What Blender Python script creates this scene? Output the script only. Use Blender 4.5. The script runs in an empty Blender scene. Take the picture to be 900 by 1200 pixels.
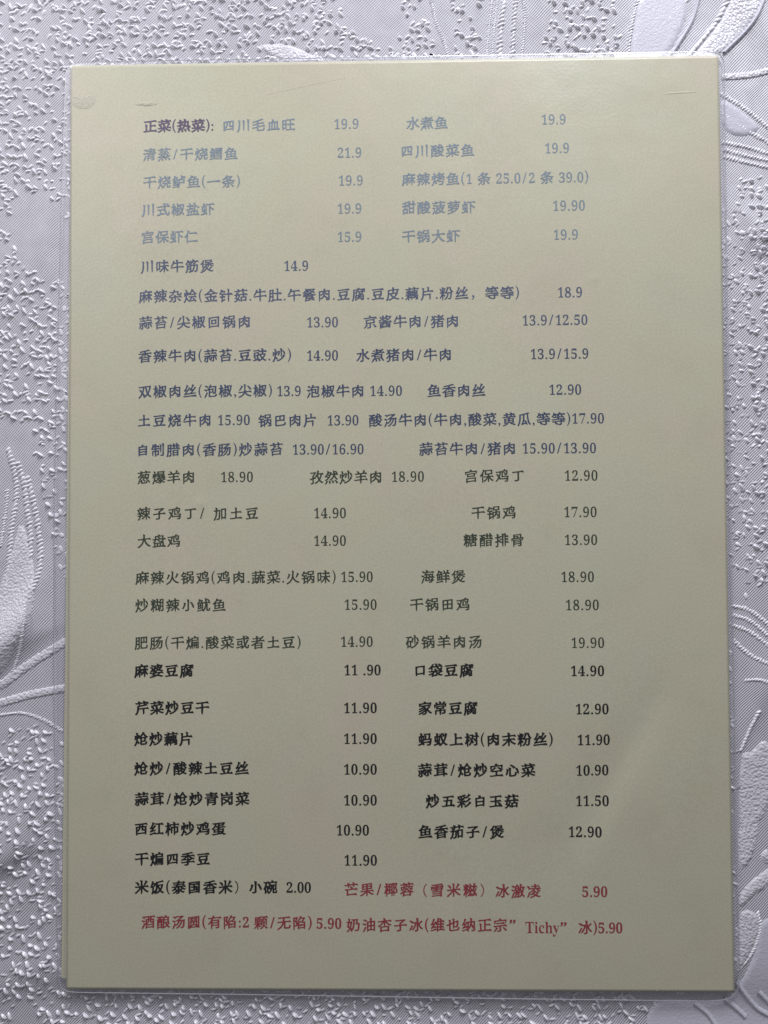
import bpy, math, random
import numpy as np
from mathutils import Vector, Euler, Matrix
from mathutils.geometry import delaunay_2d_cdt

# ------------------------------------------------------------------ camera, light, exposure
SC = bpy.context.scene
COL = SC.collection
MMT = 0.001                                   # every table below is in millimetres

cam_data = bpy.data.cameras.new('camera')
cam = bpy.data.objects.new('camera', cam_data)
COL.objects.link(cam)
cam.location = (0.00021, -0.00374, 0.23584)
cam.rotation_euler = Euler((0.024666, 0.016229, -0.005561), 'XYZ')
cam_data.sensor_fit = 'VERTICAL'
cam_data.sensor_height = 36.0
cam_data.lens = 36.0 * 866.0 / 1200.0
cam_data.clip_start = 0.01
cam_data.clip_end = 20.0
SC.camera = cam

world = bpy.data.worlds.new('World')
SC.world = world
world.use_nodes = True
bg = world.node_tree.nodes['Background']
bg.inputs['Color'].default_value = (0.80, 0.79, 0.90, 1)
bg.inputs['Strength'].default_value = 0.13

def area_light(name, loc, target, sx, sy, power, color):
    d = bpy.data.lights.new(name, 'AREA')
    d.shape = 'RECTANGLE'; d.size = sx; d.size_y = sy; d.energy = power; d.color = color
    o = bpy.data.objects.new(name, d)
    COL.objects.link(o)
    o.location = loc
    o.rotation_euler = (Vector(target) - Vector(loc)).to_track_quat('-Z', 'Y').to_euler()
    return o
# the window above the top edge of the picture, a little to the right, and an added fill brightening the left side
area_light('window_light', (0.14, 0.60, 0.31), (0, 0.03, 0), 0.26, 0.24, 4.3, (0.90, 0.91, 1.0))
area_light('left_fill_light', (-0.38, 0.38, 0.33), (-0.06, 0.08, 0), 0.35, 0.35, 1.5, (0.97, 0.95, 1.0))

SC.render.engine = 'CYCLES'
SC.cycles.use_denoising = False
SC.cycles.max_bounces = 8
SC.cycles.transparent_max_bounces = 12
SC.view_settings.view_transform = 'Standard'
SC.view_settings.look = 'None'
SC.view_settings.gamma = 1.0
SC.view_settings.exposure = 0.0

RNG = np.random.default_rng(11)
random.seed(5)

# ------------------------------------------------------------------ tables measured on the sheet (mm)
# kind of ink, text, left and right end of the ink, height of the middle of the line
ENTRIES = [
    ('H', '正菜(热菜):', -81.23, -58.30, 128.00),
    ('F', '四川毛血旺', -55.05, -31.65, 127.90),
    ('F', '19.9', -18.91, -11.17, 127.91),
    ('F', '水煮鱼', 4.29, 17.79, 127.80),
    ('F', '19.9', 48.02, 55.61, 128.41),
    ('F', '清蒸/干烧鳕鱼', -81.20, -50.33, 118.62),
    ('F', '21.9', -17.93, -10.30, 118.47),
    ('F', '四川酸菜鱼', 2.77, 26.24, 118.73),
    ('F', '19.9', 49.02, 56.60, 119.03),
    ('F', '干烧鲈鱼(一条)', -81.18, -49.62, 109.49),
    ('F', '19.9', -17.52, -9.88, 109.36),
    ('F', '麻辣烤鱼(1 条 25.0/2 条 39.0)', 2.72, 62.66, 109.46),
    ('F', '川式椒盐虾', -81.55, -57.83, 100.40),
    ('F', '19.9', -17.92, -10.39, 100.17),
    ('F', '甜酸菠萝虾', 2.66, 26.44, 100.17),
    ('F', '19.90', 51.35, 61.46, 100.28),
    ('F', '宫保虾仁', -81.52, -63.20, 91.50),
    ('F', '15.9', -17.95, -10.43, 91.00),
    ('F', '干锅大虾', 2.60, 21.43, 90.84),
    ('F', '19.9', 51.44, 59.08, 90.88),
    ('N', '川味牛筋煲', -81.86, -58.10, 81.91),
    ('N', '14.9', -35.27, -27.63, 81.75),
    ('N', '麻辣杂烩(金针菇.牛肚.午餐肉.豆腐.豆皮.藕片.粉丝，等等)', -82.48, 40.12, 72.24),
    ('N', '18.9', 52.59, 60.21, 72.20),
    ('N', '蒜苔/尖椒回锅肉', -82.45, -46.50, 63.69),
    ('N', '13.90', -27.96, -18.06, 63.38),
    ('N', '京酱牛肉/猪肉', -9.83, 20.49, 63.25),
    ('N', '13.9/12.50', 41.24, 61.82, 63.33),
    ('B', '香辣牛肉(蒜苔.豆豉.炒)', -82.62, -33.22, 52.83),
    ('B', '14.90', -28.00, -18.11, 52.61),
    ('B', '水煮猪肉/牛肉', -12.26, 18.11, 52.45),
    ('B', '13.9/15.9', 43.74, 61.96, 52.45),
    ('B', '双椒肉丝(泡椒,尖椒)', -82.59, -39.38, 41.37),
    ('B', '13.9', -37.64, -30.14, 41.22),
    ('B', '泡椒牛肉', -28.22, -10.02, 41.01),
    ('B', '14.90', -7.74, 2.38, 41.03),
    ('B', '鱼香肉丝', 10.49, 29.12, 40.84),
    ('B', '12.90', 49.52, 59.56, 40.92),
    ('B', '土豆烧牛肉', -82.75, -59.20, 31.97),
    ('B', '15.90', -56.72, -46.54, 32.01),
    ('B', '锅巴肉片', -43.79, -25.12, 31.68),
    ('B', '13.90', -21.48, -11.62, 31.65),
    ('B', '酸汤牛肉(牛肉,酸菜,黄瓜,等等)', -8.42, 56.00, 31.49),
    ('B', '17.90', 56.66, 66.68, 31.65),
    ('B', '自制腊肉(香肠)炒蒜苔', -82.53, -35.84, 22.45),
    ('B', '13.90/16.90', -32.66, -10.03, 22.36),
    ('B', '蒜苔牛肉/猪肉', 7.72, 38.27, 22.12),
    ('B', '15.90/13.90', 40.82, 64.02, 22.18),
    ('G', '葱爆羊肉', -82.87, -64.53, 13.68),
    ('G', '18.90', -55.73, -45.57, 13.69),
    ('G', '孜然炒羊肉', -27.37, -4.42, 13.29),
    ('G', '18.90', -0.98, 9.21, 13.43),
    ('G', '宫保鸡丁', 22.27, 41.08, 13.41),
    ('G', '12.90', 54.09, 64.37, 13.40),
    ('G', '辣子鸡丁/', -83.03, -61.22, 2.04),
    ('G', '加土豆', -58.28, -43.83, 1.92),
    ('G', '14.90', -25.88, -15.77, 1.93),
    ('G', '干锅鸡', 24.16, 38.26, 1.70),
    ('G', '17.90', 53.77, 63.95, 1.81),
    ('G', '大盘鸡', -82.81, -69.07, -6.77),
    ('G', '14.90', -25.91, -15.81, -6.88),
    ('G', '糖醋排骨', 21.56, 40.69, -7.07),
    ('G', '13.90', 53.85, 64.03, -7.03),
    ('G', '麻辣火锅鸡(鸡肉.蔬菜.火锅味)', -83.44, -19.13, -18.55),
    ('G', '15.90', -17.30, -7.31, -18.45),
    ('G', '海鲜煲', 8.07, 22.17, -18.57),
    ('G', '18.90', 52.64, 62.88, -18.77),
    ('G', '炒糊辣小鱿鱼', -83.42, -54.26, -27.34),
    ('G', '15.90', -16.25, -6.11, -27.29),
    ('G', '干锅田鸡', 4.40, 23.37, -27.39),
    ('G', '18.90', 53.96, 64.31, -27.68),
    ('G', '肥肠(干煸.酸菜或者土豆)', -83.55, -30.37, -39.25),
    ('G', '14.90', -17.47, -7.42, -39.03),
    ('G', '砂锅羊肉汤', 3.05, 27.13, -39.28),
    ('G', '19.90', 55.63, 65.85, -39.62),
    ('K', '麻婆豆腐', -83.63, -64.48, -48.14),
    ('K', '11 .90', -16.42, -4.94, -48.03),
    ('K', '口袋豆腐', 6.08, 24.62, -48.23),
    ('K', '14.90', 55.34, 65.73, -48.48),
    ('K', '芹菜炒豆干', -83.33, -59.45, -59.87),
    ('K', '11.90', -16.58, -6.23, -59.97),
    ('K', '家常豆腐', 6.89, 25.79, -60.20),
    ('K', '12.90', 56.73, 67.00, -60.47),
    ('K', '炝炒藕片', -83.57, -64.81, -69.69),
    ('K', '11.90', -16.62, -6.28, -69.66),
    ('K', '蚂蚁上树(肉末粉丝)', 6.64, 49.29, -70.06),
    ('K', '11.90', 57.15, 67.33, -70.18),
    ('K', '炝炒/酸辣土豆丝', -83.55, -46.85, -79.02),
    ('K', '10.90', -16.66, -6.33, -79.31),
    ('K', '蒜茸/炝炒空心菜', 6.57, 43.81, -79.69),
    ('K', '10.90', 56.68, 66.85, -79.79),
    ('K', '蒜茸/炝炒青岗菜', -83.41, -46.67, -88.62),
    ('K', '10.90', -16.70, -6.38, -89.00),
    ('K', '炒五彩白玉菇', 9.04, 38.51, -89.40),
    ('K', '11.50', 56.57, 66.81, -89.38),
    ('K', '西红柿炒鸡蛋', -83.38, -54.19, -98.00),
    ('K', '10.90', -19.07, -8.91, -98.41),
    ('K', '鱼香茄子/煲', 6.63, 33.77, -99.00),
    ('K', '12.90', 54.13, 64.36, -99.03),
    ('K', '干煸四季豆', -83.36, -59.27, -107.47),
    ('K', '11.90', -16.67, -6.43, -107.82),
    ('K', '米饭(泰国香米）', -83.33, -50.32, -116.33),
    ('K', '小碗', -46.97, -37.96, -116.33),
    ('K', '2.00', -35.07, -27.34, -116.33),
    ('R', '芒果/椰蓉', -16.82, 5.17, -116.94),
    ('R', '（雪米糍）', 8.12, 27.25, -117.21),
    ('R', '冰激凌', 30.84, 45.10, -117.42),
    ('R', '5.90', 57.99, 65.83, -117.43),
    ('R', '酒酿汤圆(有陷:2', -81.05, -46.98, -127.20),
    ('R', '颗/无陷)', -45.46, -27.10, -127.38),
    ('R', '5.90', -25.57, -17.75, -127.47),
    ('R', '奶油杏子冰(维也纳正宗”', -16.22, 37.05, -127.96),
    ('R', 'Tichy”', 40.09, 52.98, -128.65),
    ('R', '冰)5.90', 56.63, 70.37, -128.60),
]

FILM_OUTLINE = [(-106.69, 149.57), (-107.83, 99.76), (-109.2, 44.08), (-109.8, 2.73), (-109.71, -38.27), (-109.07, -78.92), (-108.31, -119.23), (-107.6, -149.37), (-44.76, -149.88), (35.68, -150.84), (101.49, -151.32), (104.68, -150.52), (106.29, -148.68), (106.6, -146.32), (106.7, -79.01), (106.48, 1.44), (106.52, 83.29), (106.79, 147.55), (106.0, 149.24), (103.83, 149.83), (38.63, 149.77), (-44.38, 149.7)]
CORDS = [
    (1.7, 'cord', [(-127.3, -48.17), (-124.27, -5.98), (-122.7, 6.97), (-123.03, 14.7), (-125.31, 23.02)]),
    (1.8, 'cord', [(-117.85, -11.51), (-117.9, -4.08), (-119.06, 3.64), (-119.95, 11.37), (-122.22, 18.57)]),
    (1.2, 'cord', [(-127.59, -8.16), (-126.0, 2.85), (-125.5, 9.75)]),
    (1.8, 'cord', [(-121.56, -38.35), (-116.4, -21.95), (-114.51, -13.72), (-115.13, -4.1), (-116.85, 5.55), (-119.13, 13.85)]),
    (1.1, 'cord', [(-124.5, -51.99), (-119.08, -36.99), (-117.49, -24.68)]),
    (2.6, 'band', [(-127.26, -53.07), (-117.64, -46.01), (-107.45, -39.76), (-101.12, -36.23)]),
    (2.4, 'band', [(-127.22, -58.52), (-117.02, -55.82), (-105.17, -53.67)]),
    (1.0, 'cord', [(-127.19, -62.33), (-120.29, -61.8), (-113.39, -63.99), (-107.31, -67.52)]),
    (1.0, 'cord', [(12.35, 170.48), (14.23, 161.4), (16.4, 155.72), (18.56, 148.36)]),
    (1.0, 'cord', [(32.59, 170.12), (31.39, 159.98), (30.17, 147.62)]),
    (1.0, 'cord', [(34.25, 170.09), (33.05, 159.96), (32.1, 147.58)]),
    (1.9, 'cord', [(36.74, 170.05), (35.26, 159.92), (34.59, 147.55)]),
    (1.7, 'cord', [(40.33, 169.99), (39.4, 159.85), (38.73, 147.48)]),
    (1.1, 'cord', [(42.27, 169.95), (43.02, 162.61), (41.77, 147.43)]),
    (1.4, 'cord', [(80.32, 169.29), (77.72, 160.33), (76.18, 148.0)]),
    (1.5, 'cord', [(97.36, 168.99), (92.06, 164.02), (89.27, 160.7)]),
    (1.2, 'vein', [(99.55, 168.95), (96.67, 160.01), (90.2, 149.46)]),
    (2.4, 'cord', [(109.14, 168.78), (104.61, 159.87), (95.95, 149.37)]),
    (1.2, 'vein', [(120.64, 168.58), (115.82, 158.84), (106.91, 149.75)]),
    (2.0, 'band', [(106.23, 141.93), (114.7, 142.35), (122.65, 143.9)]),
    (1.3, 'cord', [(106.13, 136.34), (113.42, 131.49), (121.74, 124.41)]),
    (1.3, 'cord', [(106.57, 129.92), (113.3, 124.81), (121.66, 119.96)]),
    (1.3, 'cord', [(106.42, 120.73), (114.02, 118.95), (122.14, 116.34)]),
    (1.3, 'cord', [(106.92, 118.22), (113.97, 116.17), (122.1, 114.12)]),
    (1.3, 'cord', [(106.88, 116.0), (113.93, 113.95), (122.06, 111.9)]),
    (1.2, 'cord', [(107.13, -28.3), (112.47, -29.94), (119.34, -35.35)]),
    (1.2, 'cord', [(107.08, -31.26), (112.41, -33.17), (119.27, -39.11)]),
    (1.2, 'cord', [(107.03, -34.5), (112.35, -36.67), (119.22, -42.07)]),
    (1.2, 'cord', [(106.94, -39.34), (112.22, -43.93), (119.12, -47.17)]),
    (1.1, 'cord', [(110.21, -51.71), (114.23, -51.45), (119.02, -52.8)]),
    (1.6, 'cord', [(114.05, -61.63), (111.55, -66.71), (108.77, -73.39)]),
    (0.9, 'cord', [(81.12, -152.44), (80.8, -156.13), (79.68, -160.34)]),
    (1.9, 'vein', [(105.65, -145.5), (109.02, -150.21), (112.65, -154.4), (116.05, -156.48)]),
    (1.9, 'vein', [(102.37, -151.29), (105.51, -153.91), (108.9, -157.04)]),
    (1.9, 'vein', [(112.75, -148.88), (117.17, -153.33)]),
    (1.2, 'cord', [(112.92, -124.38), (113.63, -129.13), (111.12, -136.26), (107.04, -141.81)]),
    (1.9, 'vein', [(93.06, -152.91), (96.99, -156.05), (99.58, -159.71)]),
]
BLADES = [
    ('stipple', [(-120.98, -0.49), (-117.88, -8.21), (-115.87, -19.21), (-116.36, -28.79), (-120.72, -38.9), (-127.29, -49.26), (-131.27, -35.58), (-128.04, -21.9), (-124.24, -10.93)]),
    ('stipple', [(-43.69, 154.45), (-38.94, 155.51), (-31.97, 154.26), (-22.79, 149.03), (-31.99, 147.48), (-39.51, 150.99)]),
    ('satin', [(80.87, 169.0), (94.06, 168.76), (95.6, 162.27), (89.94, 150.58), (85.49, 146.73), (77.27, 147.42), (78.26, 159.2)]),
    ('stipple', [(111.06, 168.75), (119.82, 168.59), (115.82, 159.12), (107.46, 150.3), (100.57, 147.05), (97.04, 148.79), (105.42, 159.3)]),
    ('satin', [(106.11, 134.67), (113.12, 130.1), (117.94, 125.02), (112.44, 122.31), (106.49, 125.18)]),
    ('stipple', [(108.44, -76.59), (111.69, -73.93), (116.55, -70.73), (120.13, -79.27), (116.69, -92.58), (112.33, -97.9), (108.08, -97.37)]),
    ('stipple', [(107.16, -119.64), (109.9, -115.4), (117.96, -110.09), (117.88, -114.85), (111.96, -119.1), (107.64, -122.81)]),
    ('stipple', [(107.07, -124.93), (112.39, -124.38), (113.36, -129.66), (110.58, -136.52), (106.24, -142.33)]),
    ('stipple', [(114.32, -105.85), (118.07, -104.52), (117.98, -109.03), (115.06, -109.03)]),
    ('satin', [(114.2, -127.02), (119.18, -130.17), (120.7, -162.48), (81.5, -162.69), (82.18, -152.44), (99.71, -151.83), (105.61, -148.13), (110.54, -138.9)]),
    ('stipple', [(107.52, -99.23), (110.77, -95.77), (113.94, -97.36), (112.19, -105.86), (107.84, -111.17)]),
]


# ------------------------------------------------------------------ helpers
def link(o, parent=None):
    COL.objects.link(o)
    if parent is not None:
        o.parent = parent
    return o

def mesh_obj(name, verts, faces, mat, parent=None, smooth=True):
    me = bpy.data.meshes.new(name)
    me.from_pydata([tuple(v) for v in verts], [], [tuple(f) for f in faces])
    if mat is not None:
        me.materials.append(mat)
    if smooth:
        me.polygons.foreach_set('use_smooth', [True] * len(me.polygons))
    me.update()
    return link(bpy.data.objects.new(name, me), parent)

def np_mesh_obj(name, V, F, mat, parent=None, smooth=True):
    """V (n,3) float, F (m,k) int of one polygon size k"""
    me = bpy.data.meshes.new(name)
    n, m, k = len(V), len(F), F.shape[1]
    me.vertices.add(n)
    me.vertices.foreach_set('co', np.ascontiguousarray(V, dtype=np.float32).ravel())
    me.loops.add(m * k)
    me.loops.foreach_set('vertex_index', np.ascontiguousarray(F, dtype=np.int32).ravel())
    me.polygons.add(m)
    me.polygons.foreach_set('loop_start', np.arange(0, m * k, k, dtype=np.int32))
    if smooth:
        me.polygons.foreach_set('use_smooth', np.ones(m, dtype=bool))
    me.materials.append(mat)
    me.update(calc_edges=True)
    me.validate()
    return link(bpy.data.objects.new(name, me), parent)

class NT:
    """small node-tree writer"""
    def __init__(self, name):
        self.m = bpy.data.materials.new(name)
        self.m.use_nodes = True
        self.t = self.m.node_tree
        self.t.nodes.clear()
    def n(self, kind, **kw):
        nd = self.t.nodes.new(kind)
        for k, v in kw.items():
            if k.startswith('i_'):
                nd.inputs[k[2:].replace('_', ' ')].default_value = v
            else:
                setattr(nd, k, v)
        return nd
    def l(self, a, b):
        self.t.links.new(a, b)
    def math(self, op, a, b=None):
        nd = self.n('ShaderNodeMath', operation=op)
        for i, v in enumerate((a, b)):
            if v is None: continue
            if isinstance(v, (int, float)): nd.inputs[i].default_value = v
            else: self.l(v, nd.inputs[i])
        return nd.outputs[0]
    def noise(self, vec, scale, detail=3, rough=0.5):
        nd = self.n('ShaderNodeTexNoise')
        nd.inputs['Scale'].default_value = scale
        nd.inputs['Detail'].default_value = detail
        nd.inputs['Roughness'].default_value = rough
        self.l(vec, nd.inputs['Vector'])
        return nd
    def ramp(self, fac, stops):
        nd = self.n('ShaderNodeValToRGB')
        e = nd.color_ramp.elements
        while len(e) < len(stops): e.new(0.5)
        for el, (p, c) in zip(e, stops):
            el.position = p; el.color = (*c, 1)
        self.l(fac, nd.inputs[0])
        return nd.outputs[0]
    def mix(self, fac, a, b, mode='MIX'):
        nd = self.n('ShaderNodeMix', data_type='RGBA', blend_type=mode)
        for s, v in ((0, fac), (6, a), (7, b)):
            if isinstance(v, (int, float)): nd.inputs[s].default_value = v
            elif isinstance(v, tuple): nd.inputs[s].default_value = (*v, 1)
            else: self.l(v, nd.inputs[s])
        return nd.outputs[2]
    def bump(self, height, dist, strength=1.0, normal=None):
        nd = self.n('ShaderNodeBump')
        nd.inputs['Strength'].default_value = strength
        nd.inputs['Distance'].default_value = dist
        self.l(height, nd.inputs['Height'])
        if normal is not None: self.l(normal, nd.inputs['Normal'])
        return nd.outputs[0]

def world_coords(N):
    g = N.n('ShaderNodeNewGeometry')
    return g.outputs['Position']

def film_bump(N, pos):
    """orange-peel texture of the hot-pressed film"""
    a = N.noise(pos, 900.0, 2, 0.5)
    b = N.noise(pos, 55.0, 2, 0.5)
    c = N.noise(pos, 24.0, 2, 0.5)
    patch = N.n('ShaderNodeMapRange')
    patch.inputs['From Min'].default_value = 0.50; patch.inputs['From Max'].default_value = 0.66
    patch.inputs['To Min'].default_value = 0.06; patch.inputs['To Max'].default_value = 0.20
    N.l(c.outputs[0], patch.inputs['Value'])
    h = N.math('ADD', N.math('MULTIPLY', a.outputs[0], patch.outputs[0]), N.math('MULTIPLY', b.outputs[0], 1.3))
    return N.bump(h, 0.00035, 1.0)

def laminated(name, base_fn, coat=0.9):
    N = NT(name)
    pos = world_coords(N)
    b = N.n('ShaderNodeBsdfPrincipled')
    base_fn(N, pos, b)
    b.inputs['Roughness'].default_value = 0.75
    b.inputs['Specular IOR Level'].default_value = 0.2
    b.inputs['Coat Weight'].default_value = coat
    b.inputs['Coat Roughness'].default_value = 0.37
    b.inputs['Coat IOR'].default_value = 1.5
    nb = film_bump(N, pos)
    N.l(nb, b.inputs['Coat Normal'])
    o = N.n('ShaderNodeOutputMaterial')
    N.l(b.outputs[0], o.inputs[0])
    return N.m

def paper_base(N, pos, b):
    lo = N.noise(pos, 22.0, 3, 0.55)
    c = N.ramp(lo.outputs[0], [(0.30, (0.592, 0.546, 0.404)), (0.50, (0.580, 0.556, 0.398)), (0.70, (0.562, 0.560, 0.402))])
    fine = N.noise(pos, 1500.0, 2, 0.7)
    f = N.ramp(fine.outputs[0], [(0.25, (0.90, 0.90, 0.90)), (0.75, (1.08, 1.08, 1.08))])
    c2 = N.mix(1.0, c, f, 'MULTIPLY')
    sm = N.noise(pos, 48.0, 5, 0.65)                 # handling marks and faint stains
    s2 = N.ramp(sm.outputs[0], [(0.34, (0.97, 0.968, 0.96)), (0.46, (1.0, 1.0, 1.0)), (0.66, (1.015, 1.015, 1.01))])
    c2 = N.mix(1.0, c2, s2, 'MULTIPLY')
    N.l(c2, b.inputs['Base Color'])
MAT_PAPER = laminated('yellowish_laminated_paper', paper_base)
MAT_BACK_PAPER = laminated('yellowish_laminated_paper_behind', paper_base)

def ink(name, col):
    def f(N, pos, b):
        fine = N.noise(pos, 2600.0, 2, 0.7)
        k = N.ramp(fine.outputs[0], [(0.35, tuple(c * 0.82 for c in col)), (0.75, tuple(min(1, c * 1.35 + 0.012) for c in col))])
        N.l(k, b.inputs['Base Color'])
    return laminated(name, f)
INK = {
    'H': (ink('dark_violet_ink', (0.105, 0.075, 0.135)), 'dark violet print'),
    'F': (ink('pale_blue_ink', (0.205, 0.262, 0.305)), 'faint grey blue print'),
    'N': (ink('slate_blue_ink', (0.085, 0.108, 0.175)), 'slate blue print'),
    'B': (ink('navy_ink', (0.050, 0.070, 0.130)), 'navy blue print'),
    'G': (ink('dark_green_ink', (0.040, 0.055, 0.035)), 'dark grey green print'),
    'K': (ink('black_ink', (0.010, 0.011, 0.012)), 'black print'),
    'R': (ink('red_ink', (0.31, 0.045, 0.050)), 'dark red print'),
}

def film_material(name, haze, tint, rough, gloss_gain=1.0):
    N = NT(name)
    pos = world_coords(N)
    wv = N.noise(pos, 120.0, 2, 0.5)
    nb = N.bump(wv.outputs[0], 0.0003, 0.6)
    tr = N.n('ShaderNodeBsdfTransparent'); tr.inputs[0].default_value = (*tint, 1)
    df = N.n('ShaderNodeBsdfDiffuse'); df.inputs[0].default_value = (0.80, 0.80, 0.86, 1)
    gl = N.n('ShaderNodeBsdfGlossy'); gl.inputs['Roughness'].default_value = rough
    N.l(nb, gl.inputs['Normal'])
    tl = N.n('ShaderNodeBsdfTranslucent'); tl.inputs[0].default_value = (0.80, 0.80, 0.86, 1)
    md = N.n('ShaderNodeMixShader'); md.inputs[0].default_value = 0.4
    N.l(df.outputs[0], md.inputs[1]); N.l(tl.outputs[0], md.inputs[2])
    m1 = N.n('ShaderNodeMixShader'); m1.inputs[0].default_value = haze
    N.l(tr.outputs[0], m1.inputs[1]); N.l(md.outputs[0], m1.inputs[2])
    fr = N.n('ShaderNodeFresnel'); fr.inputs['IOR'].default_value = 1.5
    N.l(nb, fr.inputs['Normal'])
    m2 = N.n('ShaderNodeMixShader')
    N.l(N.math('MULTIPLY', fr.outputs[0], gloss_gain), m2.inputs[0])
    N.l(m1.outputs[0], m2.inputs[1]); N.l(gl.outputs[0], m2.inputs[2])
    o = N.n('ShaderNodeOutputMaterial'); N.l(m2.outputs[0], o.inputs[0])
    return N.m
MAT_FILM = film_material('clear_laminating_film', 0.07, (0.99, 0.99, 0.995), 0.50, 0.6)
MAT_SEAL = film_material('sealed_film_edge', 0.65, (0.90, 0.90, 0.92), 0.25)

def cloth_material(name, kind, col=(0.66, 0.65, 0.675)):
    N = NT(name)
    pos = world_coords(N)
    sep = N.n('ShaderNodeSeparateXYZ'); N.l(pos, sep.inputs[0])
    b = N.n('ShaderNodeBsdfPrincipled')
    b.inputs['Roughness'].default_value = 0.42
    b.inputs['Specular IOR Level'].default_value = 0.45
    b.inputs['Sheen Weight'].default_value = 0.25
    b.inputs['Sheen Roughness'].default_value = 0.5
    big = N.noise(pos, 30.0, 2, 0.5)
    cvar = N.ramp(big.outputs[0], [(0.3, tuple(c * 0.95 for c in col)), (0.7, tuple(c * 1.04 for c in col))])
    if kind == 'twill':
        th = math.radians(46)
        warp = N.noise(pos, 60.0, 2, 0.5)
        u = N.math('ADD', N.math('MULTIPLY', sep.outputs[0], math.sin(th)), N.math('MULTIPLY', sep.outputs[1], -math.cos(th)))
        u = N.math('ADD', u, N.math('MULTIPLY', warp.outputs[0], 0.0022))
        s = N.math('SINE', N.math('MULTIPLY', u, 2 * math.pi / 0.00064))
        v = N.math('ADD', N.math('MULTIPLY', sep.outputs[0], math.cos(th)), N.math('MULTIPLY', sep.outputs[1], math.sin(th)))
        br = N.math('SINE', N.math('MULTIPLY', v, 2 * math.pi / 0.0011))
        am = N.noise(pos, 240.0, 2, 0.6)
        h = N.math('MULTIPLY', s, N.math('ADD', am.outputs[0], 0.35))
        h = N.math('ADD', h, N.math('MULTIPLY', br, 0.12))
        nb = N.bump(h, 0.00008, 1.0)
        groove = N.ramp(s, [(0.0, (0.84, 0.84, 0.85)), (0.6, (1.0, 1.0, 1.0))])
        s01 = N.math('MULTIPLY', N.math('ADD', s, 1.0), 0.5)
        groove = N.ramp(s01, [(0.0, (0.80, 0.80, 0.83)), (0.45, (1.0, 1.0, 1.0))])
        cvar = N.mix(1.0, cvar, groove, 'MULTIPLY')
    elif kind == 'stipple':
        vo = N.n('ShaderNodeTexVoronoi'); vo.inputs['Scale'].default_value = 1250.0
        N.l(pos, vo.inputs['Vector'])
        nz = N.noise(pos, 500.0, 3, 0.7)
        h = N.math('ADD', N.math('MULTIPLY', vo.outputs[0], -1.0), nz.outputs[0])
        nb = N.bump(h, 0.00030, 0.9)
        b.inputs['Roughness'].default_value = 0.25
    elif kind == 'satin':
        nz = N.noise(pos, 900.0, 3, 0.7)
        vo = N.n('ShaderNodeTexVoronoi'); vo.inputs['Scale'].default_value = 1500.0
        N.l(pos, vo.inputs['Vector'])
        h = N.math('ADD', N.math('MULTIPLY', vo.outputs[0], -0.5), nz.outputs[0])
        nb = N.bump(h, 0.00013, 0.8)
    else:                                       # thread: fine strands
        mp = N.noise(pos, 2200.0, 2, 0.6)
        nb = N.bump(mp.outputs[0], 0.00006, 0.8)
        b.inputs['Roughness'].default_value = 0.24
        b.inputs['Specular IOR Level'].default_value = 0.8
    N.l(cvar, b.inputs['Base Color'])
    N.l(nb, b.inputs['Normal'])
    o = N.n('ShaderNodeOutputMaterial'); N.l(b.outputs[0], o.inputs[0])
    return N.m
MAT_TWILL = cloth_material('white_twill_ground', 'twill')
MAT_STIPPLE = cloth_material('white_stippled_weave', 'stipple', (0.77, 0.76, 0.79))
MAT_SATIN = cloth_material('white_satin_weave', 'satin', (0.65, 0.64, 0.70))
MAT_THREAD = cloth_material('white_silky_thread', 'thread', (0.87, 0.86, 0.89))  # paler than the ground, putting thread highlights into the colour

# ------------------------------------------------------------------ relief of cloth and sheet
_WAVES = [(RNG.uniform(0, 2 * math.pi), RNG.uniform(0, 2 * math.pi), RNG.uniform(45, 160), RNG.uniform(0.5, 1.0)) for _ in range(14)]
def waves(x, y, amp):
    s = np.zeros_like(x)
    for a, ph, lam, w in _WAVES:
        s = s + w * lam / 100 * np.sin((x * math.cos(a) + y * math.sin(a)) * 2 * math.pi / lam + ph)
    return s * amp / 3.0

# soft creases of the cloth: from, to, half width on the two sides, height (mm)
CREASES = [
    ((-133, -46), (-96, -14), 5.0, 8.0, 2.0),
    ((-138, -116), (-98, -88), 4.0, 12.0, 1.3),
    ((-140, -150), (-100, -140), 5.0, 7.0, 0.5),
    ((112, 92), (145, 86), 6.0, 9.0, 0.9),
    ((112, -60), (140, -25), 5.0, 8.0, 0.6),
    ((96, 190), (150, 120), 6.0, 10.0, 0.6),
    ((-150, 60), (-104, 96), 9.0, 9.0, 0.4),
]
def cloth_h(x, y):
    """height of the cloth in mm (0 = face of the paper)"""
    x = np.asarray(x, dtype=float); y = np.asarray(y, dtype=float)
    h = -1.15 + waves(x, y, 0.42)
    for (ax, ay), (bx, by), w1, w2, amp in CREASES:
        dx, dy = bx - ax, by - ay
        L = math.hypot(dx, dy); ux, uy = dx / L, dy / L
        t = ((x - ax) * ux + (y - ay) * uy) / L
        d = -(x - ax) * uy + (y - ay) * ux
        w = np.where(d > 0, w2, w1)
        fall = 1 / (1 + np.exp(-(t + 0.10) * 12)) * 1 / (1 + np.exp((t - 1.05) * 12))
        h = h + 1.7 * amp * np.exp(-(d / w) ** 2) * fall
    # the cloth sags away along the bottom edge of the sheet
    h = h - 1.6 * np.exp(-((y + 156) / 10.0) ** 2) / (1 + np.exp(-(x + 112) / 5)) 
    inside = 1 / (1 + np.exp((np.abs(x) - 112) / 1.5)) / (1 + np.exp((np.abs(y) - 150) / 1.5))
    lim = -0.85
    h = np.where(inside > 0.02, np.minimum(h, lim + (1 - inside) * 1.2), h)
    return h

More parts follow.
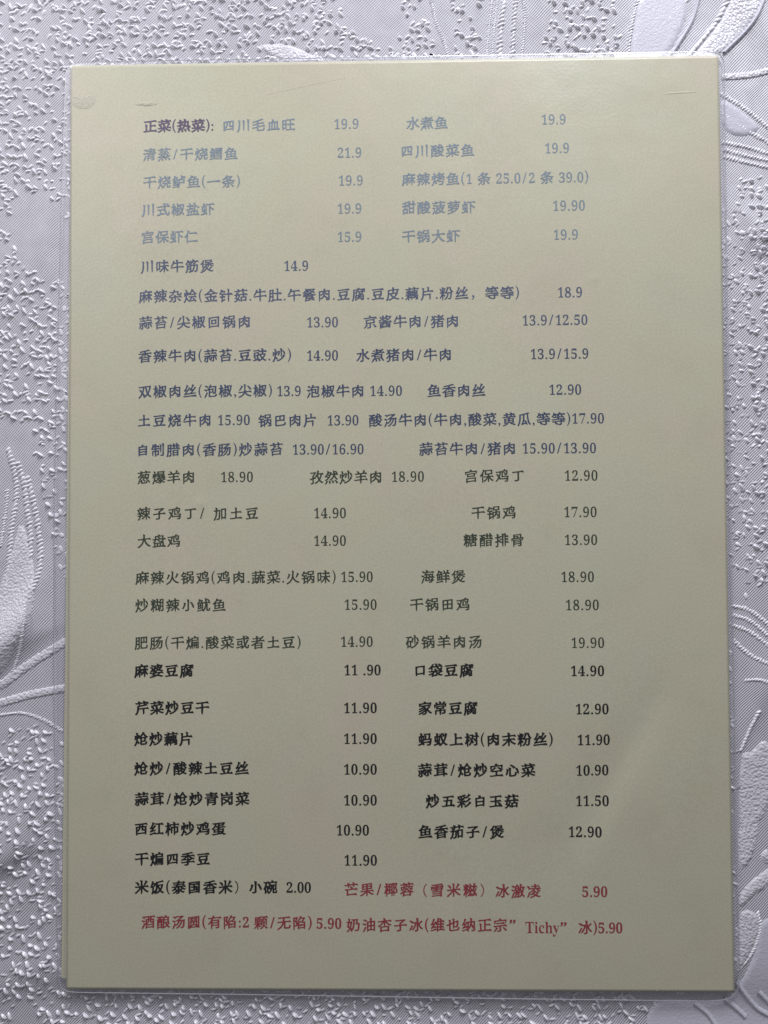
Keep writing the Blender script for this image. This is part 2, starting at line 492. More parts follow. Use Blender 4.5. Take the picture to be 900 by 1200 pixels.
def sheet_h(x, y):
    """gentle buckling of the laminated sheet in mm"""
    x = np.asarray(x, dtype=float); y = np.asarray(y, dtype=float)
    h = 0.16 * np.sin(x / 31.0 + 0.7) * np.cos(y / 27.0) + 0.13 * np.sin((x + y) / 19.0) * np.sin((x - 0.6 * y) / 23.0 + 1)
    # long dent running down the lower right part
    cx = 66 + (y + 85) * 0.52
    d = x - cx
    h = h - 0.75 * np.exp(-(d / np.where(d > 0, 6.0, 11.0)) ** 2) * np.exp(-((y + 82) / 26.0) ** 2)
    h = h + 0.25 * np.exp(-((x - 88) / 11.0) ** 2 - ((y + 92) / 22.0) ** 2)
    # small bumps from grains under the paper
    for bx, by, r, a in ((-62.4, 5.2, 1.3, 0.16), (63.8, 76.3, 0.8, 0.16), (50.5, -138.7, 1.0, 0.14)):
        h = h + a * np.exp(-((x - bx) ** 2 + (y - by) ** 2) / r ** 2)
    edge = np.clip((np.abs(x) - 85) / 20, 0, 1)
    edge2 = np.clip((np.abs(y) - 128) / 20, 0, 1)
    return h * (1 - edge) * (1 - edge2)

# ------------------------------------------------------------------ tablecloth
cloth_root = bpy.data.objects.new('tablecloth', None)
link(cloth_root)
cloth_root['label'] = 'white silvery jacquard tablecloth with raised flecks and leaves under the menu'
cloth_root['category'] = 'tablecloth'

def grid(xs, ys, hf):
    X, Y = np.meshgrid(xs, ys)
    V = np.stack([X, Y, hf(X, Y)], -1).reshape(-1, 3)
    nx, ny = len(xs), len(ys)
    i = np.arange(ny - 1)[:, None] * nx + np.arange(nx - 1)[None, :]
    F = np.stack([i, i + 1, i + 1 + nx, i + nx], -1).reshape(-1, 4)
    return V, F
xs = np.concatenate([np.arange(-900, -210, 15.0), np.arange(-210, 210, 1.5), np.arange(210, 901, 15.0)])
ys = np.concatenate([np.arange(-900, -255, 15.0), np.arange(-255, 255, 1.5), np.arange(255, 901, 15.0)])
V, F = grid(xs, ys, cloth_h)
np_mesh_obj('cloth_ground', V * MMT, F, MAT_TWILL, cloth_root)

def resample(path, step):
    """Catmull-Rom through the points, evenly spaced"""
    P = [np.array(p, float) for p in path]
    if len(P) == 2:
        dense = np.array([P[0] + (P[1] - P[0]) * t for t in np.linspace(0, 1, 60)])
    else:
        Q = [2 * P[0] - P[1]] + P + [2 * P[-1] - P[-2]]
        dense = []
        for i in range(1, len(Q) - 2):
            for t in np.linspace(0, 1, 30, endpoint=False):
                a, b, c, d = Q[i - 1], Q[i], Q[i + 1], Q[i + 2]
                dense.append(0.5 * ((2 * b) + (-a + c) * t + (2 * a - 5 * b + 4 * c - d) * t * t + (-a + 3 * b - 3 * c + d) * t ** 3))
        dense.append(P[-1]); dense = np.array(dense)
    seg = np.hypot(*np.diff(dense, axis=0).T)
    s = np.concatenate([[0], np.cumsum(seg)])
    n = max(2, int(s[-1] / step) + 1)
    t = np.linspace(0, s[-1], n)
    return np.stack([np.interp(t, s, dense[:, 0]), np.interp(t, s, dense[:, 1])], 1)

# one pillow-shaped stitch: rings of a half ellipse between two pinched ends
def stitch_template(rings=5, around=6):
    V = [(-0.5, 0, 0.0)]
    for r in range(rings):
        t = (r + 1) / (rings + 1)
        w = math.sin(math.pi * t) ** 0.36
        for a in range(around):
            ang = math.pi * a / (around - 1)
            V.append((t - 0.5, -math.cos(ang) * 0.5 * w, math.sin(ang) * w - 0.15))
    V.append((0.5, 0, 0.0))
    F = []
    for a in range(around - 1):
        F.append((0, 1 + a + 1, 1 + a))
        last = 1 + (rings - 1) * around
        F.append((len(V) - 1, last + a, last + a + 1))
    for r in range(rings - 1):
        for a in range(around - 1):
            p = 1 + r * around + a; q = p + around
            F.append((p, p + 1, q + 1)); F.append((p, q + 1, q))
    return np.array(V), np.array([f[::-1] for f in F])
TV, TF = stitch_template()
def bell_template(rings=7, around=7):
    V = [(-0.5, 0, -0.08)]
    for q in range(rings):
        t = (q + 1) / (rings + 1)
        w = math.sin(math.pi * t) ** 0.26
        up = math.sin(math.pi * t) ** 0.75
        for a in range(around):
            s = -1 + 2 * a / (around - 1)
            z = (0.5 + 0.5 * math.cos(math.pi * abs(s) ** 1.25)) * up - 0.08
            V.append((t - 0.5, s * 0.62 * w, z))
    V.append((0.5, 0, -0.08))
    F = []
    for a in range(around - 1):
        F.append((0, 1 + a + 1, 1 + a))
        last = 1 + (rings - 1) * around
        F.append((len(V) - 1, last + a, last + a + 1))
    for q in range(rings - 1):
        for a in range(around - 1):
            p = 1 + q * around + a; n = p + around
            F.append((p, p + 1, n + 1)); F.append((p, n + 1, n))
    return np.array(V), np.array([f[::-1] for f in F])
BELL = bell_template()

def stitches(S, tmpl=None):
    """S rows: x, y, angle, length, width, height, tilt -> V, F in mm"""
    S = np.asarray(S, float)
    TV, TF = tmpl or (globals()['TV'], globals()['TF'])
    n = len(S); k = len(TV)
    x, y, a, L, W, H, tilt, roll = S.T
    lx = TV[None, :, 0] * L[:, None]
    ly = TV[None, :, 1] * W[:, None]
    ly = ly + 0.10 * L[:, None] * np.sin(TV[None, :, 0] * 3.0) * np.sin(x * 7 + y * 3)[:, None]
    lz = TV[None, :, 2] * H[:, None] + TV[None, :, 0] * tilt[:, None] + ly * roll[:, None]
    ca, sa = np.cos(a)[:, None], np.sin(a)[:, None]
    X = x[:, None] + lx * ca - ly * sa
    Y = y[:, None] + lx * sa + ly * ca
    Z = cloth_h(X, Y) + lz
    # whatever lies under the menu is pressed down by it
    cover = np.clip((112.0 - np.abs(X)) / 4.0, 0, 1) * np.clip((155.0 - np.abs(Y)) / 3.0, 0, 1)
    Z = np.where(cover > 0, np.minimum(Z, -0.62 * cover + 1.0 * (1 - cover)), Z)
    V = np.stack([X, Y, Z], -1).reshape(-1, 3)
    F = (TF[None] + (np.arange(n) * k)[:, None, None]).reshape(-1, 3)
    return V, F

# where the flecks are left out: along cords, inside leaves, in plain bands of ground
cord_pts = np.concatenate([resample(p, 1.5) for _, _, p in CORDS])
def in_poly(x, y, poly):
    r = np.zeros(x.shape, bool)
    n = len(poly)
    for i in range(n):
        x1, y1 = poly[i]; x2, y2 = poly[(i + 1) % n]
        c = ((y1 > y) != (y2 > y))
        xi = (x2 - x1) * (y - y1) / ((y2 - y1) if y2 != y1 else 1e-9) + x1
        r ^= c & (x < xi)
    return r
PLAIN = [
    [(-129.27, 30.53), (-116.73, 30.43), (-113.24, 5.53), (-105.32, -24.73), (-104.56, -65.63), (-116.13, -65.61), (-129.36, -68.31)],
    [(11.24, 171.06), (19.57, 170.92), (20.76, 146.08), (15.22, 146.17)],
    [(29.55, 170.74), (50.01, 170.38), (48.36, 145.64), (29.33, 145.94)],
    [(73.45, 169.97), (122.84, 169.1), (122.41, 145.86), (73.14, 146.65)],
    [(106.1, 150.32), (123.85, 150.03), (123.1, 109.67), (105.42, 109.9)],
    [(105.84, -25.6), (120.59, -25.66), (119.11, -105.85), (106.34, -105.87)],
    [(106.87, -105.87), (119.11, -105.85), (118.08, -161.19), (80.46, -161.39), (80.61, -150.87), (106.09, -150.75)],
]


PATTERN_X, PATTERN_Y = 262.0, 345.0         # the woven pattern repeats beyond the frame
gx = np.arange(-205, 205, 3.05); gy = np.arange(-250, 250, 2.8)
GX, GY = np.meshgrid(gx, gy)
GX = GX + (np.arange(len(gy)) % 2)[:, None] * 1.9
fx = (GX + RNG.normal(0, 0.60, GX.shape)).ravel(); fy = (GY + RNG.normal(0, 0.60, GX.shape)).ravel()
keep = ~((np.abs(fx) < 100) & (np.abs(fy) < 144))
fx, fy = fx[keep], fy[keep]
bad = np.zeros(fx.shape, bool)
for i in range(0, len(fx), 4000):
    d = np.hypot(fx[i:i + 4000, None] - cord_pts[None, :, 0], fy[i:i + 4000, None] - cord_pts[None, :, 1])
    bad[i:i + 4000] = d.min(1) < 2.6
for poly in PLAIN + [b[1] for b in BLADES]:
    bad |= in_poly(fx, fy, poly)
# wandering empty patches of plain twill
bad |= (np.sin(fx / 17 + 2) * np.sin(fy / 21 + fx / 40) > 0.80) & (np.abs(fx) < 300)
bad |= RNG.random(fx.shape) < 0.10
fx, fy = fx[~bad], fy[~bad]
rows = []
for x, y in zip(fx, fy):
    # flecks next to the film are pressed flat by it
    k = 0.55 if (x > 103 and x < 114 and abs(y) < 150) else 1.0
    r = random.random()
    if r < 0.78:
        a = math.radians(random.gauss(-50, 6)); L = random.uniform(1.7, 3.0) * (0.7 + 0.3 * k)
        rows.append((x, y, a, L, random.uniform(0.75, 1.20), random.uniform(0.75, 1.15) * k, random.uniform(-0.12, 0.12), random.uniform(-0.35, -0.05)))
        if random.random() < 0.85:
            e = random.choice((-1, 1)); x2 = x + e * math.cos(a) * L * 0.5; y2 = y + e * math.sin(a) * L * 0.5
            a2 = math.radians(random.gauss(27, 9)); L2 = random.uniform(1.4, 2.8)
            s2 = random.choice((-1, 1))
            rows.append((x2 + s2 * math.cos(a2) * L2 * 0.5, y2 + s2 * math.sin(a2) * L2 * 0.5, a2, L2,
                         random.uniform(0.80, 1.15), random.uniform(0.35, 0.60) * k, random.uniform(-0.1, 0.1), random.uniform(0.35, 0.75)))
    else:
        a2 = math.radians(random.gauss(27, 10))
        rows.append((x, y, a2, random.uniform(1.3, 2.6), random.uniform(0.8, 1.1), random.uniform(0.3, 0.5) * k, 0.0, random.uniform(0.3, 0.7)))
V, F = stitches(rows, BELL)
o = np_mesh_obj('raised_weave_flecks', V * MMT, F, MAT_THREAD, cloth_root)
o['kind'] = 'stuff'

# cords: twisted outline ridges of the leaves; bands: flat raised stems
for width, kind, path in CORDS:
    if kind == 'cord':
        pts = resample(path, width * 0.72)
        d = np.gradient(pts, axis=0)
        ang = np.arctan2(d[:, 1], d[:, 0])
        rr = []
        for (x, y), a in zip(pts, ang):
            rr.append((x, y, math.radians(random.gauss(40, 5)), max(1.5, width * 1.35) * random.uniform(0.85, 1.15), width * random.uniform(0.52, 0.66),
                       min(0.65, 0.40 * width) * random.uniform(0.8, 1.1), 0.0, 0.0))
        V, F = stitches(rr)
        np_mesh_obj('twisted_cord', V * MMT, F, MAT_THREAD, cloth_root)
    else:
        pts = resample(path, 0.5)
        d = np.gradient(pts, axis=0); d /= np.hypot(*d.T)[:, None]
        nrm = np.stack([-d[:, 1], d[:, 0]], 1)
        bandlike = kind == 'band'
        prof = [(-0.56, -0.10), (-0.50, 0.16), (-0.36, 0.30), (0.0, 0.34), (0.36, 0.30), (0.50, 0.16), (0.56, -0.10)]
        if not bandlike:                        # vein: one steep side, one soft side
            prof = [(-0.5, -0.08), (-0.34, 0.20), (-0.15, 0.86), (0.0, 0.92), (0.25, 0.66), (0.5, 0.40), (0.65, -0.06)]
        rowsV = []
        for t, z in prof:
            wob = 1 + 0.10 * np.sin(np.arange(len(pts)) * 1.7 + t * 9)
            P2 = pts + nrm * (t * width * wob)[:, None]
            rowsV.append(np.stack([P2[:, 0], P2[:, 1], cloth_h(P2[:, 0], P2[:, 1]) + z], 1))
        V = np.stack(rowsV, 1).reshape(-1, 3)
        n, k = len(pts), len(prof)
        i = np.arange(n - 1)[:, None] * k + np.arange(k - 1)[None]
        F = np.stack([i, i + k, i + k + 1, i + 1], -1).reshape(-1, 4)[:, ::-1]
        np_mesh_obj('stem_band' if bandlike else 'leaf_vein', V * MMT, F, MAT_STIPPLE if bandlike else MAT_SATIN, cloth_root)

def fill(polys, extra=()):
    """triangulate closed loops (even-odd), -> verts2d, tris"""
    vs, es, = [], []
    for L in polys:
        b = len(vs)
        vs += [Vector((float(p[0]), float(p[1]))) for p in L]
        es += [(b + i, b + (i + 1) % len(L)) for i in range(len(L))]
    vs += [Vector((float(p[0]), float(p[1]))) for p in extra]
    r = delaunay_2d_cdt(vs, es, [], 0, 1e-6)
    co = np.array([(v.x, v.y) for v in r[0]])
    T = np.array([f for f in r[2] if len(f) == 3])
    c = co[T].mean(1)
    wind = np.zeros(len(c), int)                    # winding number of each triangle's middle
    for L in polys:
        L = np.asarray(L)
        for (x1, y1), (x2, y2) in zip(L, np.roll(L, -1, 0)):
            side = (x2 - x1) * (c[:, 1] - y1) - (c[:, 0] - x1) * (y2 - y1)
            wind += ((y1 <= c[:, 1]) & (y2 > c[:, 1]) & (side > 0)).astype(int)
            wind -= ((y1 > c[:, 1]) & (y2 <= c[:, 1]) & (side < 0)).astype(int)
    T = T[wind != 0]
    return [tuple(p) for p in co], [tuple(int(i) for i in t) for t in T]

def smooth_loop(poly, step):
    L = list(poly); L = [L[-1]] + L + [L[0], L[1]]
    P = [np.array(p, float) for p in L]
    out = []
    for i in range(1, len(P) - 2):
        a, b, c, d = P[i - 1], P[i], P[i + 1], P[i + 2]
        n = max(2, int(np.hypot(*(c - b)) / step))
        for t in np.linspace(0, 1, n, endpoint=False):
            out.append(0.5 * ((2 * b) + (-a + c) * t + (2 * a - 5 * b + 4 * c - d) * t * t + (-a + 3 * b - 3 * c + d) * t ** 3))
    return np.array(out)

for kind, poly in BLADES:
    loop = smooth_loop(poly, 0.8)
    x0, y0 = loop.min(0); x1, y1 = loop.max(0)
    X, Y = np.meshgrid(np.arange(x0, x1, 1.0), np.arange(y0, y1, 1.0))
    X, Y = X.ravel() + RNG.uniform(-.2, .2, X.size), Y.ravel() + RNG.uniform(-.2, .2, X.size)
    ok = in_poly(X, Y, [tuple(p) for p in loop])
    X, Y = X[ok], Y[ok]
    dist = np.hypot(X[:, None] - loop[None, :, 0], Y[:, None] - loop[None, :, 1]).min(1)
    g = dist > 0.5
    v2, tris = fill([loop], list(zip(X[g], Y[g])))
    v2 = np.array(v2)
    dist = np.hypot(v2[:, None, 0] - loop[None, :, 0], v2[:, None, 1] - loop[None, :, 1]).min(1)
    top = 0.46 if kind == 'stipple' else 0.40
    z = cloth_h(v2[:, 0], v2[:, 1]) - 0.12 + (top + 0.12) * np.clip(dist / 0.9, 0, 1) ** 0.6
    mesh_obj('woven_leaf', np.column_stack([v2, z]) * MMT, tris, MAT_STIPPLE if kind == 'stipple' else MAT_SATIN, cloth_root)

# ------------------------------------------------------------------ the laminated menu
menu = bpy.data.objects.new('laminated_menu', None)
link(menu)
menu['label'] = 'laminated yellowish Chinese menu sheet with prices, blue, green, black and red print'
menu['category'] = 'menu'
PW, PH = 210.0, 297.0

V, F = grid(np.linspace(-PW / 2, PW / 2, 211), np.linspace(-PH / 2, PH / 2, 298), sheet_h)
# give the sheet its thickness: a skirt round the rim
nx, ny = 211, 298
rim = [i for i in range(nx)] + [(j + 1) * nx - 1 for j in range(1, ny)] + [ny * nx - 2 - i for i in range(nx - 1)] + [(ny - 2 - j) * nx for j in range(ny - 2)]
base = len(V)
low = V[rim].copy(); low[:, 2] -= 0.05
F2 = np.array([(rim[i], base + i, base + (i + 1) % len(rim), rim[(i + 1) % len(rim)]) for i in range(len(rim))])
paper = np_mesh_obj('paper', np.concatenate([V, low]) * MMT, np.concatenate([F, F2]), MAT_PAPER, menu)

# second sheet behind, turned a little, showing along the left edge
def back_sheet():
    th = math.radians(0.36)
    w, h = 209.0, 293.0
    cx, cy = -1.15, 0.9
    V, F = grid(np.linspace(-w / 2, w / 2, 106), np.linspace(-h / 2, h / 2, 149), lambda x, y: x * 0)
    x, y = V[:, 0].copy(), V[:, 1].copy()
    V[:, 0] = cx + x * math.cos(th) + y * math.sin(th)
    V[:, 1] = cy - x * math.sin(th) + y * math.cos(th)
    V[:, 2] = sheet_h(V[:, 0], V[:, 1]) - 0.06
    return np_mesh_obj('backing_paper', V * MMT, F, MAT_BACK_PAPER, menu)
back_sheet()

# film: a sealed margin all round, stepping up over the rim of the paper
def rounded_outline():
    pts = [np.array(p) for p in FILM_OUTLINE]
    n = len(pts); out = []
    for i in range(n):
        a, b = pts[i], pts[(i + 1) % n]
        m = max(1, int(np.hypot(*(b - a)) / 3))
        for t in np.linspace(0, 1, m, endpoint=False):
            out.append(a + (b - a) * t)
    out = np.array(out)
    for _ in range(2):
        out = (np.roll(out, 1, 0) + out * 2 + np.roll(out, -1, 0)) / 4
    return out
OUT = rounded_outline()
def inner_of(P, inset, lift=0.0):
    """closest point on the paper rectangle shrunk by inset"""
    q = P.copy()
    hx, hy = PW / 2 - inset, PH / 2 - inset
    q[:, 0] = np.clip(q[:, 0], -hx, hx); q[:, 1] = np.clip(q[:, 1], -hy, hy)
    return q
def film_ring(name, loops, mat, closed=True):
    """loops: list of (xy, z) from the outside in; top and underside closed"""
    V = np.concatenate([np.column_stack([xy, z if np.ndim(z) else np.full(len(xy), z)]) for xy, z in loops])
    n, k = len(loops[0][0]), len(loops)
    F = []
    for r in range(k if closed else k - 1):
        for i in range(n):
            j = (i + 1) % n
            a, b = r * n, ((r + 1) % k) * n
            F.append((a + i, b + i, b + j, a + j))
    return mesh_obj(name, V * MMT, F, mat, menu)
e0 = OUT
In = inner_of(OUT, 0.0)
wob = np.interp(np.arange(len(OUT)), np.linspace(0, len(OUT), 40), np.concatenate([RNG.uniform(-0.06, 0.10, 39), [0]]))
MW = np.hypot(*(OUT - In).T)
z0 = -np.minimum(0.30, 0.065 * MW)
film_ring('film_margin', [
    (e0, z0 + wob * 0.3),
    (e0 * 0.45 + In * 0.55, z0 * 0.55 + wob * 0.2),
    (In * 0.85 + e0 * 0.15, z0 * 0.12),
    (inner_of(OUT, 0.10), 0.015),
    (inner_of(OUT, 0.6), 0.03),
], MAT_FILM, closed=False)
# the pressed rim, a thin welt whose edge highlight is painted as milky haze
zr = z0 + wob * 0.3
film_ring('film_rim', [
    (e0, zr - 0.12), (e0 * 1.0009, zr - 0.07), (e0 * 1.0009, zr - 0.01),
    (e0 * 0.9998, zr + 0.04), (e0 * 0.9988, zr - 0.01), (e0 * 0.9988, zr - 0.07),
], MAT_SEAL)

# ------------------------------------------------------------------ lettering
_font_cache = {}
def raw_outline(ch):
    """outline loops of one character from the built-in font, in em"""
    c = bpy.data.curves.new('glyph', 'FONT'); c.body = ch; c.resolution_u = 3
    o = bpy.data.objects.new('glyph', c); COL.objects.link(o)
    dg = bpy.context.evaluated_depsgraph_get()
    k = o.to_curve(dg)
    loops = []
    for sp in k.splines:
        bp = sp.bezier_points; n = len(bp); L = []
        for i in range(n):
            a, b = bp[i], bp[(i + 1) % n]
            p0, p1, p2, p3 = a.co, a.handle_right, b.handle_left, b.co
            ch_ = (p3 - p0)
            def off(p):
                if ch_.length < 1e-9: return 0
                return abs(ch_.x * (p.y - p0.y) - ch_.y * (p.x - p0.x)) / ch_.length
            m = 1 if max(off(p1), off(p2)) < 0.002 else 4
            for s in range(m):
                t = s / m; u = 1 - t
                q = p0 * u ** 3 + p1 * 3 * u * u * t + p2 * 3 * u * t * t + p3 * t ** 3
                L.append((q.x, q.y))
        # drop duplicates
        M = []
        for p in L:
            if not M or math.hypot(p[0] - M[-1][0], p[1] - M[-1][1]) > 1e-4: M.append(p)
        if len(M) > 2: loops.append(np.array(M))
    o.to_curve_clear()
    bpy.data.objects.remove(o); bpy.data.curves.remove(c)
    return loops

def area(L):
    return 0.5 * np.sum(L[:, 0] * np.roll(L[:, 1], -1) - np.roll(L[:, 0], -1) * L[:, 1])

def normals(L):
    e = np.roll(L, -1, 0) - L
    n = np.stack([e[:, 1], -e[:, 0]], 1); n /= (np.hypot(*n.T)[:, None] + 1e-9)
    v = n + np.roll(n, 1, 0)
    l = np.hypot(*v.T)[:, None]
    v = v / np.maximum(l, 1e-6)
    c = np.clip((v * n).sum(1), 0.5, 1)[:, None]
    return v / c

def grow(loops, ax, ay):
    """offset the outline outwards (positive) by ax, ay em; outer loops share one winding"""
    big = max(loops, key=lambda L: abs(area(L)))
    s = 1 if area(big) > 0 else -1
    return [L + s * normals(L) * np.array([ax, ay]) for L in loops]

def brush(loops):
    """reshape stroke ends like a brush: pressed right ends, slanted starts, tapering sweeps"""
    big = max(loops, key=lambda L: abs(area(L)))
    s = 1 if area(big) > 0 else -1
    res = []
    for L in loops:
        # long strokes are a little thinner in the middle
        Q = []
        for i in range(len(L)):
            a, b = L[i], L[(i + 1) % len(L)]
            Q.append(a); e = b - a; le = math.hypot(*e)
            if le > 0.22:
                o_ = np.array([e[1], -e[0]]) * s / le
                Q.append(a + e * 0.3 - o_ * 0.007); Q.append(a + e * 0.6 - o_ * 0.009)
        P = np.array(Q); n = len(P); N = P.copy()
        for i in range(n):
            a, b = P[i], P[(i + 1) % n]
            pa, nb = P[(i - 1) % n], P[(i + 2) % n]
            e = b - a; le = math.hypot(*e)
            if not (0.035 < le < 0.095): continue
            u = a - pa; w = nb - b
            lu, lw = math.hypot(*u), math.hypot(*w)
            if lu < 0.04 or lw < 0.04: continue
            cr1 = s * (u[0] * e[1] - u[1] * e[0]) / (lu * le); cr2 = s * (e[0] * w[1] - e[1] * w[0]) / (lw * le)
            if cr1 < 0.6 or cr2 < 0.6: continue
            out = np.array([e[1], -e[0]]) * s / le               # outward from the stroke end
            ang = math.degrees(math.atan2(out[1], out[0]))
            j = (i + 1) % n; mid = (a + b) / 2
            if -25 < ang < 25:                                    # horizontal, right end: pressed down
                lo, hi = (i, j) if a[1] < b[1] else (j, i)
                N[lo] = P[lo] + np.array([0.022, -0.026]); N[hi] = P[hi] + np.array([-0.014, 0.014])
            elif abs(ang) > 155:                                  # horizontal, left start: slanted
                lo, hi = (i, j) if a[1] < b[1] else (j, i)
                N[lo] = P[lo] + np.array([0.016, 0.010]); N[hi] = P[hi] + np.array([-0.012, 0.010])
            elif 65 < ang < 115:                                  # vertical, top start
                le_, ri = (i, j) if a[0] < b[0] else (j, i)
                N[le_] = P[le_] + np.array([-0.022, 0.024]); N[ri] = P[ri] + np.array([0.008, -0.016])
            elif -115 < ang < -65:                                # vertical, foot: narrowing
                N[i] = mid + (a - mid) * 0.55 + out * 0.004; N[j] = mid + (b - mid) * 0.55 + out * 0.004
            elif -155 <= ang <= -115:                             # left sweep: pointed
                N[i] = mid + (a - mid) * 0.45 + out * 0.020; N[j] = mid + (b - mid) * 0.45 + out * 0.020
            elif -65 <= ang <= -25:                               # right sweep or dot: heavy end
                N[i] = mid + (a - mid) * 1.45; N[j] = mid + (b - mid) * 1.25 + out * 0.010
            elif 25 <= ang <= 65:                                 # start of a left sweep
                N[i] = mid + (a - mid) * 1.2; N[j] = mid + (b - mid) * 1.2
            else:                                                 # start of a right sweep: thin
                N[i] = mid + (a - mid) * 0.45; N[j] = mid + (b - mid) * 0.45
        res.append(P + (N - P) * 1.5)
    return res

SMALL = {'口': .80, '四': .86, '回': .86, '国': .90, '田': .84, '豆': .90, '白': .82, '自': .84, '血': .88, '土': .88, '丁': .84,
         '巴': .88, '小': .88, '子': .90, '西': .90, '圆': .90, '玉': .90, '一': .95, '五': .90, '上': .92, '也': .92, '肉': .92}
EM = 4.62                                                         # mm
def glyph(ch, heavy):
    """-> (verts, tris, advance, ink left, ink right) in mm, y about the middle of the line"""
    key = (ch, heavy)
    if key in _font_cache: return _font_cache[key]
    code = ord(ch)
    if ch == ' ':
        r = ([], [], EM * 0.27, 0, 0)
        _font_cache[key] = r; return r
    if '0' <= ch <= '9' or ch in 'Tichy':
        if ch.isdigit(): src = chr(0x1D7CE + int(ch))
        elif ch.isupper(): src = chr(0x1D400 + code - 65)
        else: src = chr(0x1D41A + code - 97)
        loops = raw_outline(src)
        thin = (-0.014, 0.002) if not heavy else (-0.002, 0.006)
        if ch in '47': thin = (thin[0] * 0.45, 0.002)
        if ch.isalpha(): thin = (-0.012, 0.004)
        loops = grow(loops, *thin)
        sx, sy = (0.90, 1.0) if ch.isdigit() else (1.02, 1.10)
        L = [l * np.array([sx, sy]) * EM * 0.985 + np.array([0, -0.36 * EM]) for l in loops]
        adv = {True: 0.487, False: 0.0}[ch.isdigit()] * EM
        if ch == '1': L = [l * np.array([0.92, 1]) + np.array([0.02 * EM, 0]) for l in L]
        if not ch.isdigit():
            allx = np.concatenate(L)[:, 0]; adv = allx.max() + 0.02 * EM
            if ch in 'ic': adv += 0.012 * EM
    elif code > 0x2E80:
        loops = raw_outline(ch)
        if ch in '，（）':
            L = [(l - np.array([0.5, 0.38])) * np.array([0.95, 0.92]) * EM for l in loops]
            L = [l + np.array([0.5 * EM * 1.02, 0]) for l in L]
            adv = EM * 1.02
        else:
            g = 0.015 if not heavy else (0.020 if heavy == 'R' else 0.030)
            loops = brush(loops)
            g += (1 - SMALL.get(ch, 1.0)) * 0.07
            loops = grow(loops, g + 0.006, g * 0.7)
            k = SMALL.get(ch, 0.98) * 0.97
            slope = 0.125
            L = []
            for l in loops:
                x, y = l[:, 0] - 0.5, l[:, 1] - 0.38
                bow = 0.02 * np.cos(x * 3.0)
                L.append(np.column_stack([x * k, (y * 0.985 + slope * x + bow - 0.01) * k]) * EM + np.array([0.5 * EM * 1.02, 0]))
            adv = EM * 1.02
    else:
        loops = raw_outline(ch)
        allp = np.concatenate(loops); x0, x1 = allp[:, 0].min(), allp[:, 0].max(); cy = (allp[:, 1].min() + allp[:, 1].max()) / 2
        W = {'(': (0.36, 1.02), ')': (0.36, 1.02), '/': (0.50, 1.05), '.': (0.26, 1.0), ',': (0.28, 1.0), ':': (0.30, 1.0), '”': (0.55, 1.0)}[ch]
        if ch == '”': loops = grow(loops, 0.022, 0.012)
        elif heavy: loops = grow(loops, 0.008, 0.008)
        base = -0.36
        L = []
        for l in loops:
            x = (l[:, 0] - (x0 + x1) / 2); y = l[:, 1]
            if ch in '()': p = np.column_stack([x * 0.95, (y - cy) * 1.02]); p[:, 1] += 0.0
            elif ch == '/': p = np.column_stack([x * 1.15, (y - cy) * 1.05])
            elif ch == '.': p = np.column_stack([x * 1.05, y * 1.05 + base])
            elif ch == '”': p = np.column_stack([x * 1.05 + (y - 0.55) * 0.2, y * 1.05 + base])
            else: p = np.column_stack([x * 1.05, y * 1.0 + base])
            L.append(p * EM + np.array([W[0] * EM / 2, 0]))
        adv = W[0] * EM
    v, t = fill(L)
    v = np.array(v)
    r = (v, t, adv, v[:, 0].min(), v[:, 0].max())
    _font_cache[key] = r
    return r

def lettering(kind, text, x0, x1, y):
    heavy = kind if kind in 'HKR' else ''
    gl = [glyph(c, heavy) for c in text]
    p = 0; org = []
    for g in gl:
        org.append(p); p += g[2]
    Lk = org[0] + gl[0][3]; Rk = org[-1] + gl[-1][4]
    t = ((x1 - x0) - (Rk - Lk)) / max(1, len(text) - 1)
    V, F = [], []
    for i, g in enumerate(gl):
        if not len(g[0]): continue
        b = len(V)
        ox = x0 - Lk + org[i] + t * i
        jy = 0.0
        for vx, vy in g[0]: V.append((ox + vx, y + vy + jy))
        F += [tuple(b + q for q in f) for f in g[1]]
    A = np.array(V)
    Z = sheet_h(A[:, 0], A[:, 1]) + 0.05
    is_price = all(c in '0123456789./ ' for c in text)
    name = 'printed_heading' if kind == 'H' else ('printed_price' if is_price else 'printed_dish')
    me = bpy.data.meshes.new(name)
    me.from_pydata([tuple(q) for q in np.column_stack([A, Z]) * MMT], [], F)
    me.materials.append(INK[kind][0])
    me.update()
    # all faces up
    if len(me.polygons) and me.polygons[0].normal.z < 0: me.flip_normals()
    o = link(bpy.data.objects.new(name, me), paper)
    o['label'] = INK[kind][1] + (' of a price' if is_price else ' of a dish name' if kind != 'H' else ' of the heading')
    return o
for e in ENTRIES:
    lettering(*e)

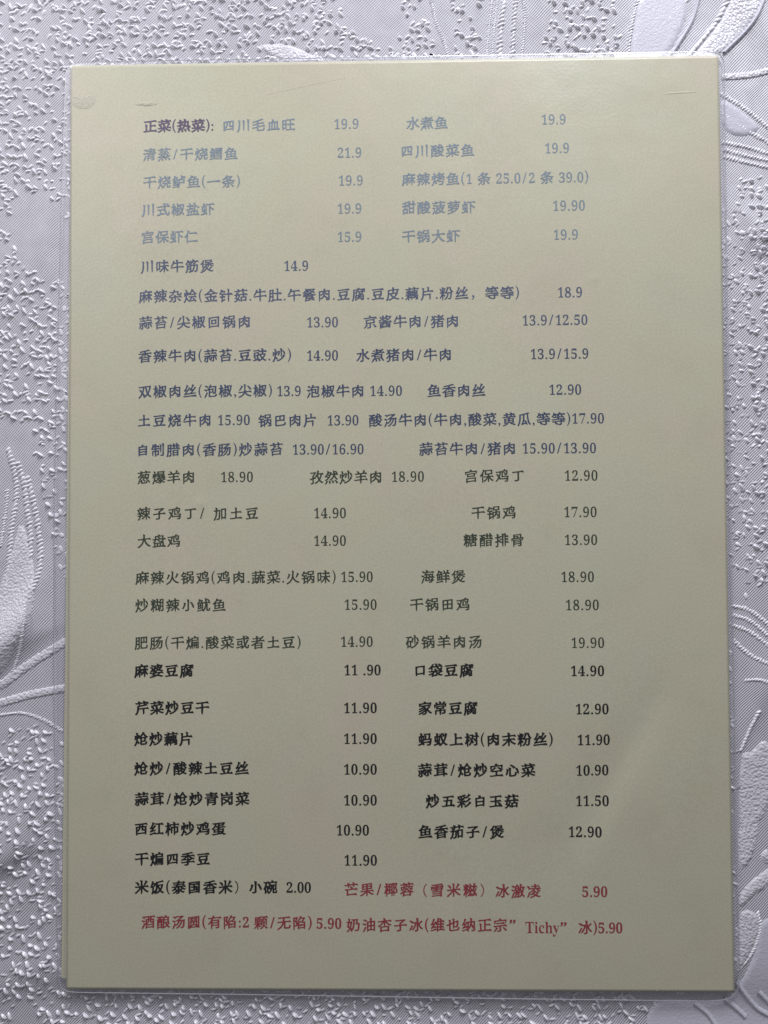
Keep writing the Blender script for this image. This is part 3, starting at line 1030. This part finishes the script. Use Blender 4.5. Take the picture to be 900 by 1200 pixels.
# ------------------------------------------------------------------ flaws pressed into the film
def N_blister():
    N = NT('wrinkled_film_blister')
    pos = world_coords(N)
    b = N.n('ShaderNodeBsdfPrincipled')
    nz = N.noise(pos, 1400.0, 4, 0.7)
    c = N.ramp(nz.outputs[0], [(0.3, (0.53, 0.51, 0.37)), (0.7, (0.60, 0.58, 0.45))])
    N.l(c, b.inputs['Base Color'])
    b.inputs['Roughness'].default_value = 0.35
    N.l(N.bump(nz.outputs[0], 0.00018, 1.0), b.inputs['Normal'])
    o = N.n('ShaderNodeOutputMaterial'); N.l(b.outputs[0], o.inputs[0])
    return N.m
MAT_BLISTER = N_blister()
def blister(outline, top):
    loop = smooth_loop(outline, 0.3)
    c = loop.mean(0)
    V = [(c[0], c[1])]; Z = [top]; F = []
    n = len(loop)
    for r, k in enumerate((0.35, 0.7, 0.92, 1.0)):
        for q in loop:
            j = 1 + (random.uniform(-0.05, 0.05) if k < 1 else 0)
            V.append(tuple(c + (q - c) * k * j)); Z.append(0.03 + top * (1 - k * k) * random.uniform(0.5, 1.2))
    for i in range(n): F.append((0, 1 + i, 1 + (i + 1) % n))
    for r in range(3):
        for i in range(n):
            a, b = 1 + r * n, 1 + (r + 1) * n; j = (i + 1) % n
            F.append((a + i, b + i, b + j, a + j))
    A = np.array(V)
    z = sheet_h(A[:, 0], A[:, 1]) + np.array(Z)
    return mesh_obj('film_blister', np.column_stack([A, z]) * MMT, F, MAT_BLISTER, paper)
blister([(-84.0, 135.3), (-80.6, 136.1), (-76.4, 135.5), (-79.6, 134.7)], 0.12)
blister([(-104.2, 138.4), (-101.0, 138.6), (-97.6, 138.8), (-97.0, 136.6), (-98.6, 134.4), (-102.0, 134.2), (-104.2, 135.6)], 0.10)

def film_line(name, pts, w, h, mat):
    P = resample(pts, 0.8); d = np.gradient(P, axis=0); d /= np.hypot(*d.T)[:, None]
    nr = np.stack([-d[:, 1], d[:, 0]], 1); n = len(P)
    taper = np.sin(np.linspace(0.08, math.pi - 0.08, n)) ** 0.5
    V = []
    for t, z in ((-0.5, 0.02), (0, 1.0), (0.5, 0.02)):
        q = P + nr * (t * w * taper)[:, None]
        V.append(np.column_stack([q, sheet_h(q[:, 0], q[:, 1]) + 0.02 + z * h * taper]))
    V = np.stack(V, 1).reshape(-1, 3)
    i = np.arange(n - 1)[:, None] * 3 + np.arange(2)[None]
    F = np.stack([i, i + 3, i + 4, i + 1], -1).reshape(-1, 4)
    return np_mesh_obj(name, V * MMT, F[:, ::-1], mat, paper)
film_line('film_crease', [(-41, 137.9), (-33, 139.6), (-25, 141.2), (-15, 143.0)], 0.35, 0.012, MAT_PAPER)
film_line('film_crease', [(87.0, 136.2), (92, 136.5), (97.6, 136.6)], 0.5, 0.07, MAT_PAPER)
